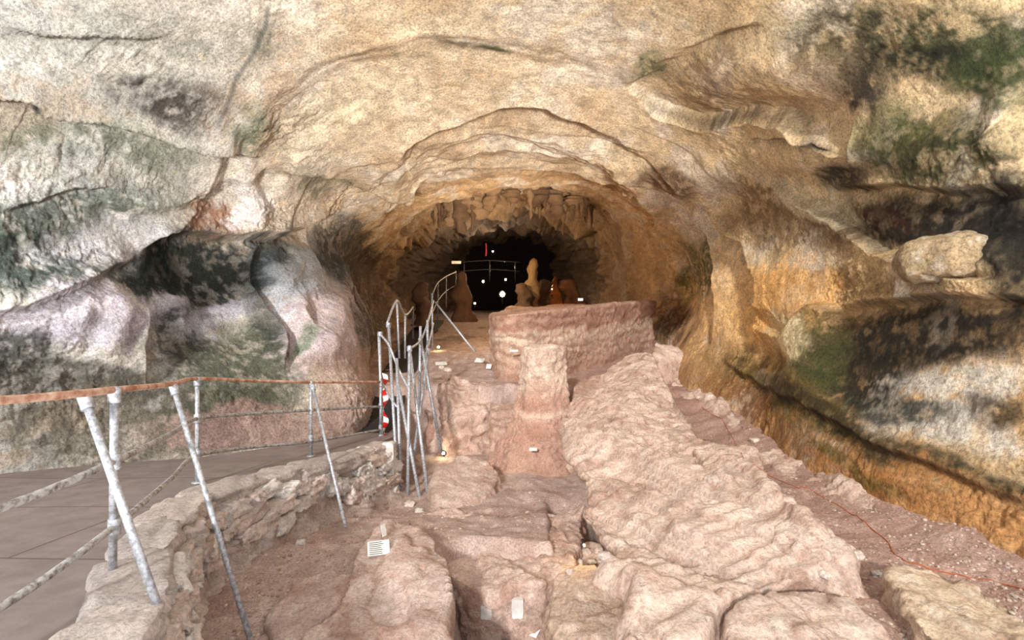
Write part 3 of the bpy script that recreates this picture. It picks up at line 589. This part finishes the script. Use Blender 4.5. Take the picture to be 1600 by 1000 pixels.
pipe('rail',zz(tops,[-.98,-.92,-.80,-.80,-.81,-.83,-.85,-.84]),0.020,M_mott,R1,'mottled grey lower rail')
for i,(a,b_,c_) in enumerate(tops):
    if i in (2,4,6,7):
        base=(a-(0.01 if i==2 else 0),b_,float(dz(b_))+ZC+0.0)
        pipe('post',[(a,b_,c_+ZC+0.02),base],0.022,M_galv,R1,curve=False)
        for o in [0,-.42,-.80]: fitting((a,b_,c_+ZC+o-0.03*(o==0)),(0,0,1),R1)
        v,f=tube([(base[0],base[1],base[2]-.0),(base[0],base[1],base[2]+.015)],0.055,12,curve=False); obj('base_flange',new_mesh('base_flange',v,f),M_galv,parent=R1)
for a0,b0 in [(P(132,622,2.86),(-1.78,2.58,-1.46+ZC)),(P(270,602,4.37),(-2.02,3.95,-2.46+ZC)),(P(488,602,7.25),(-1.98,6.1,-2.47+ZC))]:
    pipe('brace',[a0,b0],0.022,M_galv,R1,curve=False); d_=np.array(b0)-np.array(a0); fitting(np.array(a0)+d_*0.02,d_,R1)
R2=empty('railing',P(637,782,8.0),'cluster of leaning galvanized scaffold pipes forming a gate','railing')
for q in [(592,520,9.2,598,688,9.2),(607,505,9.5,623,788,8.0),(620,560,8.8,627,783,8.1),(640,540,8.6,637,780,8.0),(622,600,8.6,657,785,7.9),(640,545,9,670,785,8.0),
          (657,510,10,655,640,9.6),(657,530,10,690,708,9.3),(668,500,10.5,668,610,10.4),(670,545,10,645,722,9.0)]:
    pipe('post',[P(*q[:3]),P(*q[3:])],0.027,M_galv,R2,curve=False)
pipe('rail',[P(640,545,8.6),P(657,532,10),P(668,505,11),P(677,470,13)],0.022,M_galv,R2)
pipe('rail',[P(638,600,8.6),P(657,575,10),P(668,545,11),P(677,505,13)],0.02,M_galv,R2)
pipe('rail',[P(594,522,9.2),P(608,540,9.0),P(622,575,8.8),P(640,610,8.6)],0.02,M_galv,R2)
pipe('rail',[P(597,600,9.2),P(625,640,8.7),P(657,645,9.6)],0.02,M_galv,R2)
for q in [(640,545,8.6),(657,532,10),(607,508,9.5),(594,522,9.2),(657,575,10)]: fitting(P(*q),(0,0,1),R2,0.045)
R3=empty('railing',P(633,600,11),'galvanized pipe handrail beside the dark metal footbridge','railing')
for q in [(620,468,11,624,560,11),(633,490,12,633,560,12),(675,458,13,676,548,13),(684,440,15.5,684,500,15.5),(697,430,17,697,480,17),(712,423,19,712,470,19),(645,478,14,645,530,14)]:
    pipe('post',[P(*q[:3]),P(*q[3:])],0.022,M_galv_shaded if q[2]>13 else M_galv,R3,curve=False)
pipe('rail',[P(675,460,13),P(684,442,15.5),P(697,432,17),P(712,425,19)],0.018,M_galv_shaded,R3)
pipe('rail',[P(675,490,13),P(684,470,15.5),P(697,455,17),P(712,446,19)],0.016,M_galv_shaded,R3)
pipe('rail',[P(605,505,9.8),P(620,470,11),P(633,492,12),P(645,480,14)],0.022,M_galv,R3)
pipe('brace',[P(680,472,13),P(742,550,12)],0.024,M_galv,R3,curve=False)
R4=empty('railing',P(760,470,23),'dark pipe railing crossing the rear chamber','railing')
for x in (725,765,805): pipe('post',[P(x,408,23),P(x,440,23)],0.020,M_dark,R4,curve=False)
pipe('rail',[P(718,410,23),P(765,407,23),P(812,410,23)],0.018,M_dark,R4); pipe('rail',[P(718,424,23),P(765,421,23),P(812,424,23)],0.018,M_dark,R4)
v=[];f=[];n=60
p0=np.array(P(602,585,9.05));p1=np.array(P(603,686,9.05))
for i in range(n+1):
    q=i/n; c_=p0+(p1-p0)*q; a=q*9; w=0.045
    v+= [c_+np.array([math.cos(a)*w+0.02*math.sin(q*20),math.sin(a)*w-0.05,0.0]),c_+np.array([-math.cos(a)*w+0.02*math.sin(q*20),-math.sin(a)*w-0.05,0.03])]
f=[[2*i,2*i+1,2*i+3,2*i+2] for i in range(n)]
mt=plain('barrier_tape_white',(0.92,0.90,0.88),0.4,nvar=0.03); mt2=plain('barrier_tape_red',(0.80,0.10,0.08),0.4,nvar=0.05)
me=new_mesh('barrier_tape',v,f,smooth=False); o=obj('barrier_tape',me,[mt,mt2],'red and white barrier tape hanging on the railing','barrier tape')
for i,pl in enumerate(me.polygons): pl.material_index=(i//5)%2

# ---------------------------------------------------------------- stalactites / stalagmites
def spike(cx,cy,z0,h,r,down,seed,nseg=20,rings=22,pw=0.55,kn=1.0):
    v=[];f=[]
    for k in range(rings+1):
        q=k/rings; rr=r*(1-q)**pw*(1+kn*(0.12*math.sin(q*13+seed)+0.08*math.sin(q*29+seed*2)))+r*0.04
        if k==rings: rr=r*0.06
        for j in range(nseg):
            a=2*math.pi*j/nseg; v.append((cx+rr*math.cos(a)+0.2*r*math.sin(q*5+seed),cy+rr*math.sin(a),z0+(-h*q if down else h*q)))
    v=np.array(v); c=np.array([cx,cy,0]); dv_=v-c; dv_[:,2]=0
    v+=dv_*0.8*fbm(v*1.0/max(r,.15)*0.5+seed,3)[:,None]
    for k in range(rings):
        for j in range(nseg):
            q=[k*nseg+j,k*nseg+(j+1)%nseg,(k+1)*nseg+(j+1)%nseg,(k+1)*nseg+j]; f.append(q if not down else q[::-1])
    f.append([rings*nseg+j for j in range(nseg)]); f.append(list(range(nseg)))
    return v,f
rs=random.Random(3)
ST=[(705,332,354,22,19.5),(722,322,366,30,19),(746,318,344,34,19),(738,322,362,12,18.7),(768,310,330,26,18.5),(800,306,318,22,18.5),
     (828,306,344,12,18.5),(834,306,326,30,18.8),(880,316,368,14,19.3),(872,314,336,30,19.2),(902,326,342,24,19),(690,342,356,20,19.8)]
for _ in range(22):
    x=rs.uniform(670,925); y0=312+((x-805)/110)**2*18+rs.uniform(-2,8); ST.append((x,y0,y0+rs.uniform(5,24),rs.uniform(5,10),rs.uniform(17.8,21)))
for i,(x,y0,y1,w,d) in enumerate(ST):
    r=w/2/F*d*1.1; p=P(x,y0-16,d); h=(y1-y0+16)/F*d
    v,f=spike(p[0],p[1],p[2],h,r,True,i*1.7,pw=0.35 if w>20 else 0.7)
    cc=np.zeros((len(v),3))+s2l(rs.choice([(0.50,0.38,0.26),(0.58,0.45,0.31),(0.42,0.31,0.21)])); obj('stalactite',new_mesh('stalactite',v,f,cc),M_rock,'knobbly tan stalactite hanging from the cave ceiling','stalactite',group='stalactites at the tunnel mouth')
for i,(x,y0,y1,w,d,c_) in enumerate([(722,424,495,32,19,(0.40,0.29,0.21)),(832,403,475,26,18,(0.66,0.53,0.36)),(818,442,485,34,17.5,(0.36,0.27,0.20)),(868,432,470,18,20,(0.50,0.31,0.16)),(848,436,480,34,19,(0.36,0.27,0.19)),(893,436,475,36,20,(0.42,0.30,0.2)),(660,440,500,34,18.5,(0.36,0.27,0.2))]):
    p=P(x,y1,d); h=(y1-y0)/F*d; v,f=spike(p[0],p[1],p[2]-0.2,h+0.2,w/2/F*d*0.95,False,i*2.3+1,pw=0.26,kn=0.7)
    cc=np.zeros((len(v),3))+s2l(c_); obj('stalagmite',new_mesh('stalagmite',v,f,cc),M_rock,'rounded brown stalagmite rising from the cave floor','stalagmite',group='stalagmites in the rear chamber')

# ---------------------------------------------------------------- pit blocks, signs
for (x0,y0,x1,y1,d) in [(751,944,769,966,5.0),(799,934,818,964,5.0)]:
    c_=P((x0+x1)/2,(y0+y1)/2,d); hx=(x1-x0)/2/F*d; hz=(y1-y0)/2/F*d
    vv,ff=rbox((c_[0],c_[1]+0.03,c_[2]),(1,0,0),(0,1,0),(0,0,1),hx,0.07,hz,n=7,p=12,am=0.02,seed=x0)
    obj('concrete_block',new_mesh('concrete_block',vv,ff),M_conc,'small pale concrete block at the foot of the sill','concrete block',group='blocks in the pit')
def sign(px_,py_,w,h,tilt=0.9,yaw=0.0,label='small white printed information plaque lying on the rock',lines=5,name='sign',lift=0.03):
    ht=hit(px_,py_); c_=np.array(ht[0]); c_[2]+=lift
    e=empty(name,tuple(c_),label,'sign','small white information plaques')
    ca,sa=math.cos(yaw),math.sin(yaw); ax=np.array([ca,sa,0]); up=np.array([-sa*math.cos(tilt),ca*math.cos(tilt),math.sin(tilt)]); nm=np.cross(ax,up)
    def bx(cx,cy,hw,hh,th,o): 
        b=c_+ax*cx+up*cy+nm*o
        return [b+ax*a*hw+up*b_*hh+nm*q*th for a in(-1,1) for b_ in(-1,1) for q in(-1,1)]
    FQ=[[0,1,3,2],[4,6,7,5],[0,4,5,1],[2,3,7,6],[0,2,6,4],[1,5,7,3]]
    obj('panel',new_mesh('panel',bx(0,h/2,w/2,h/2,0.004,0),FQ,smooth=False),M_white,parent=e)
    v=[];f=[]
    for k in range(lines):
        fr=random.uniform(0.65,0.85); b=len(v); v+=bx(-w*0.42+w*0.42*fr,h*(0.88-0.8*k/max(lines-1,1)),w*0.42*fr,h*0.018,0.0012,0.005); f+=[[q+b for q in r] for r in FQ]
    if v: obj('printed_text',new_mesh('printed_text',v,f,smooth=False),M_ink,parent=e)
    return e
sign(592,872,0.21,0.17,0.45,0.3,lines=7)
sign(601,842,0.06,0.12,1.35,1.1,'small white plaque standing on edge beside the printed plaque',0)
sign(828,998,0.14,0.10,0.5,-0.6,'small white plaque lying in the gravel pit',0)
sign(748,568,0.26,0.16,0.7,-0.4,'white information plaque at the end of the trench',0)
sign(763,578,0.14,0.12,1.2,-0.5,'small white plaque leaning beside the trench',0)
sign(690,572,0.3,0.14,0.5,0.3,'white plaque lying on earth beside the railing',0)
def tag(px_,py_,d,w,h,label):
    p=np.array(P(px_,py_,d)); v=[p+np.array([a*w/2,q*0.006,b*h/2]) for a in(-1,1) for b in(-1,1) for q in(-1,1)]
    obj('label_tag',new_mesh('label_tag',v,[[0,1,3,2],[4,6,7,5],[0,4,5,1],[2,3,7,6],[0,2,6,4],[1,5,7,3]],smooth=False),M_white,label,'label')
tag(833,702,8.9,0.13,0.05,'small white label pinned to the tall earth column')
tag(803,548,11.2,0.18,0.04,'narrow white label on the layered earth block')
tag(907,468,12.0,0.12,0.06,'small white label standing on the earth block')
tag(713,410,22,0.4,0.12,'white information board standing in the rear chamber')
p=P(759,380,25); q=P(759,400,25)
v,f=tube([p,((p[0]+q[0])/2+.02,p[1],(p[2]+q[2])/2),q],0.04); obj('banner',new_mesh('banner',v,f),M_red,'narrow red hanging banner in the rear chamber','banner')

# ---------------------------------------------------------------- lamps
def lamp(px_,py_,d,power,col,bm,r=0.05,label='small bright floodlight glowing among the rocks',snap=False,up=0.12):
    p=np.array(P(px_,py_,d))
    if snap:
        h=hit(px_,py_); p=np.array(h[0])+np.array([0,-0.08,0.08])
    e=empty('floodlight',(p[0],p[1]+0.05,p[2]-r*2),label,'lamp','cave floodlights')
    v,f=tube([p+np.array([0,.10,0]),p+np.array([0,.02,0]),p+np.array([0,-.02,0])],r*1.5,12,curve=False); obj('housing',new_mesh('housing',v,f),M_dark,parent=e)
    v,f=tube([p+np.array([0,-.01,0]),p+np.array([0,-.035,0])],r,12,curve=False); obj('bulb',new_mesh('bulb',v,f),bm,parent=e)
    v,f=tube([p+np.array([0,.05,-r]),p+np.array([0,.05,-r*4])],0.012,8,curve=False); obj('stand',new_mesh('stand',v,f),M_dark,parent=e)
    l=bpy.data.lights.new('floodlight_light','POINT'); l.energy=power; l.color=col; l.shadow_soft_size=0.04
    o=bpy.data.objects.new('light',l); o.location=p+np.array([0,-0.2,up]); COLL.objects.link(o); o.parent=e; o.matrix_parent_inverse=Matrix.Translation(-e.location)
lamp(785,460,16.5,120,(1,.72,.42),M_bulb,0.08,up=0.6)
lamp(755,440,21,180,(1,.72,.42),M_bulb,0.045,up=0.7)
lamp(790,437,24,300,(1,.75,.48),M_bulb,0.045,up=0.7)
lamp(770,393,28,200,(1,.85,.7),M_bulbw,0.035)
lamp(742,474,17,12,(1,.8,.5),M_bulb,0.03)
lamp(862,452,19.2,30,(1,.5,.15),M_bulb,0.02)
lamp(694,712,9,4,(1,.85,.6),M_bulb,0.03,snap=True)
lamp(686,546,12,4,(1,.85,.6),M_bulb,0.04,snap=True)
lamp(912,850,5.6,5,(1,.75,.42),M_bulb,0.012,'small warm lamp tucked beneath the rock ledge')

# ---------------------------------------------------------------- cable
pts=[]
for q in [(1062,596),(1100,640),(1135,668),(1160,712),(1195,738),(1250,762),(1300,785),(1345,812),(1385,845),(1400,868),(1440,884),(1500,899),(1560,912),(1615,928),(1680,950)]:
    h=hit(*q)[0]; z=drop(h.x,h.y,5.2); pts.append((h.x,h.y,z+0.01))
pp=cr_interp(np.array(pts),np.linspace(0,len(pts)-1,120)); 
for i in range(len(pp)): pp[i,2]=max(pp[i,2]-0.02,drop(pp[i,0],pp[i,1],5.2)+0.003)
v,f=tube(pp,0.0045,7,curve=False); obj('power_cable',new_mesh('power_cable',v,f),M_cable,'thin orange power cable snaking over the earth path','cable')

# ---------------------------------------------------------------- rubble
ico=[(0,0,1),(0.89,0,0.45),(0.28,0.85,0.45),(-0.72,0.53,0.45),(-0.72,-0.53,0.45),(0.28,-0.85,0.45),(0.72,0.53,-0.45),(-0.28,0.85,-0.45),(-0.89,0,-0.45),(-0.28,-0.85,-0.45),(0.72,-0.53,-0.45),(0,0,-1)]
icf=[(0,1,2),(0,2,3),(0,3,4),(0,4,5),(0,5,1),(1,6,2),(2,7,3),(3,8,4),(4,9,5),(5,10,1),(6,7,2),(7,8,3),(8,9,4),(9,10,5),(10,6,1),(11,7,6),(11,8,7),(11,9,8),(11,10,9),(11,6,10)]
V2=[];F2=[];C2=[];k=0
def pebbles(region,n,smin,smax):
    global k
    for _ in range(n):
        x=random.uniform(region[0],region[2]); y=random.uniform(region[1],region[3])
        dr=Vector(((x-800)/F,1,(500-y)/F)).normalized(); h=hit(x,y); hf=BV[0].ray_cast(CAM,dr)
        if h is None or hf[0] is None or hf[3]>h[1]+0.02 or h[2].z<0.6: continue
        s=random.uniform(smin,smax)*random.uniform(0.5,1)
        v=np.array(ico)*np.array([random.uniform(.7,1.3),random.uniform(.7,1.3),random.uniform(.4,.8)])*s
        v*= (1+np.random.uniform(-.2,.2,(12,1))); v=v+np.array(h[0])
        V2.append(v); F2.extend([[a+k for a in t] for t in icf]); k+=12
        C2.append(np.zeros((12,3))+s2l(random.choice([(0.84,0.74,0.66),(0.74,0.62,0.55),(0.70,0.57,0.50),(0.88,0.80,0.74)])))
pebbles((350,790,720,1000),900,0.008,0.028); pebbles((700,930,870,1000),600,0.01,0.03); pebbles((1100,600,1600,1000),2000,0.006,0.022)
pebbles((680,700,900,830),200,0.01,0.03); pebbles((1250,860,1600,1000),600,0.006,0.02); pebbles((670,480,780,600),100,0.02,0.05)
obj('gravel',new_mesh('gravel',np.concatenate(V2),F2,np.concatenate(C2),smooth=False),M_stone,'loose pinkish gravel and stone chips on the cave floor','gravel',kind='stuff')
for i,(x,y,s) in enumerate([(915,865,.06),(935,862,.05),(925,880,.05),(890,895,.04),(945,872,.05),(905,880,.05),(500,800,.05),(560,800,.04),(640,790,.07),(655,800,.06),(1180,690,.06),(1290,900,.04),(1340,870,.04),(700,580,.10),(690,575,.08),(470,850,.05),(1370,900,.04)]):
    h=hit(x,y)
    if h is None: continue
    vv,ff=rbox((h[0].x,h[0].y,h[0].z+s*0.3),(1,.2,0),(-.2,1,0),(0,0,1),s,s*.8,s*.6,n=5,p=3,am=0.2,seed=i*3.3)
    obj('stone',new_mesh('stone',vv,ff,np.zeros((len(vv),3))+s2l(random.choice(pal))),M_stone,'small rough pinkish loose stone','stone',group='loose stones on the floor')

# ---------------------------------------------------------------- light
w=bpy.data.worlds.new('World'); scene.world=w; w.use_nodes=True
bg=w.node_tree.nodes['Background']; bg.inputs[0].default_value=(0.92,0.96,1.0,1); bg.inputs[1].default_value=2.0
def sun_and_bounce(dirv,st,ang,col):
    l=bpy.data.lights.new('sun_and_bounce','SUN'); l.energy=st; l.angle=math.radians(ang); l.color=col
    o=bpy.data.objects.new('sun_and_bounce',l); o.rotation_euler=Vector(dirv).to_track_quat('-Z','Y').to_euler(); COLL.objects.link(o)
sun_and_bounce((0.24,1,-0.42),3.8,4,(1,0.98,0.96))
sun_and_bounce((-0.10,1,0.32),4.7,6,(1,0.965,0.91))  # added light from below, imitating ground bounce onto the vault
cam=bpy.data.cameras.new('Camera'); cam.lens=18; cam.sensor_width=36; cam.clip_end=200; co=bpy.data.objects.new('Camera',cam)
co.location=(0,0,ZC); co.rotation_euler=(math.pi/2,0,0); COLL.objects.link(co); scene.camera=co
scene.view_settings.view_transform='Standard'
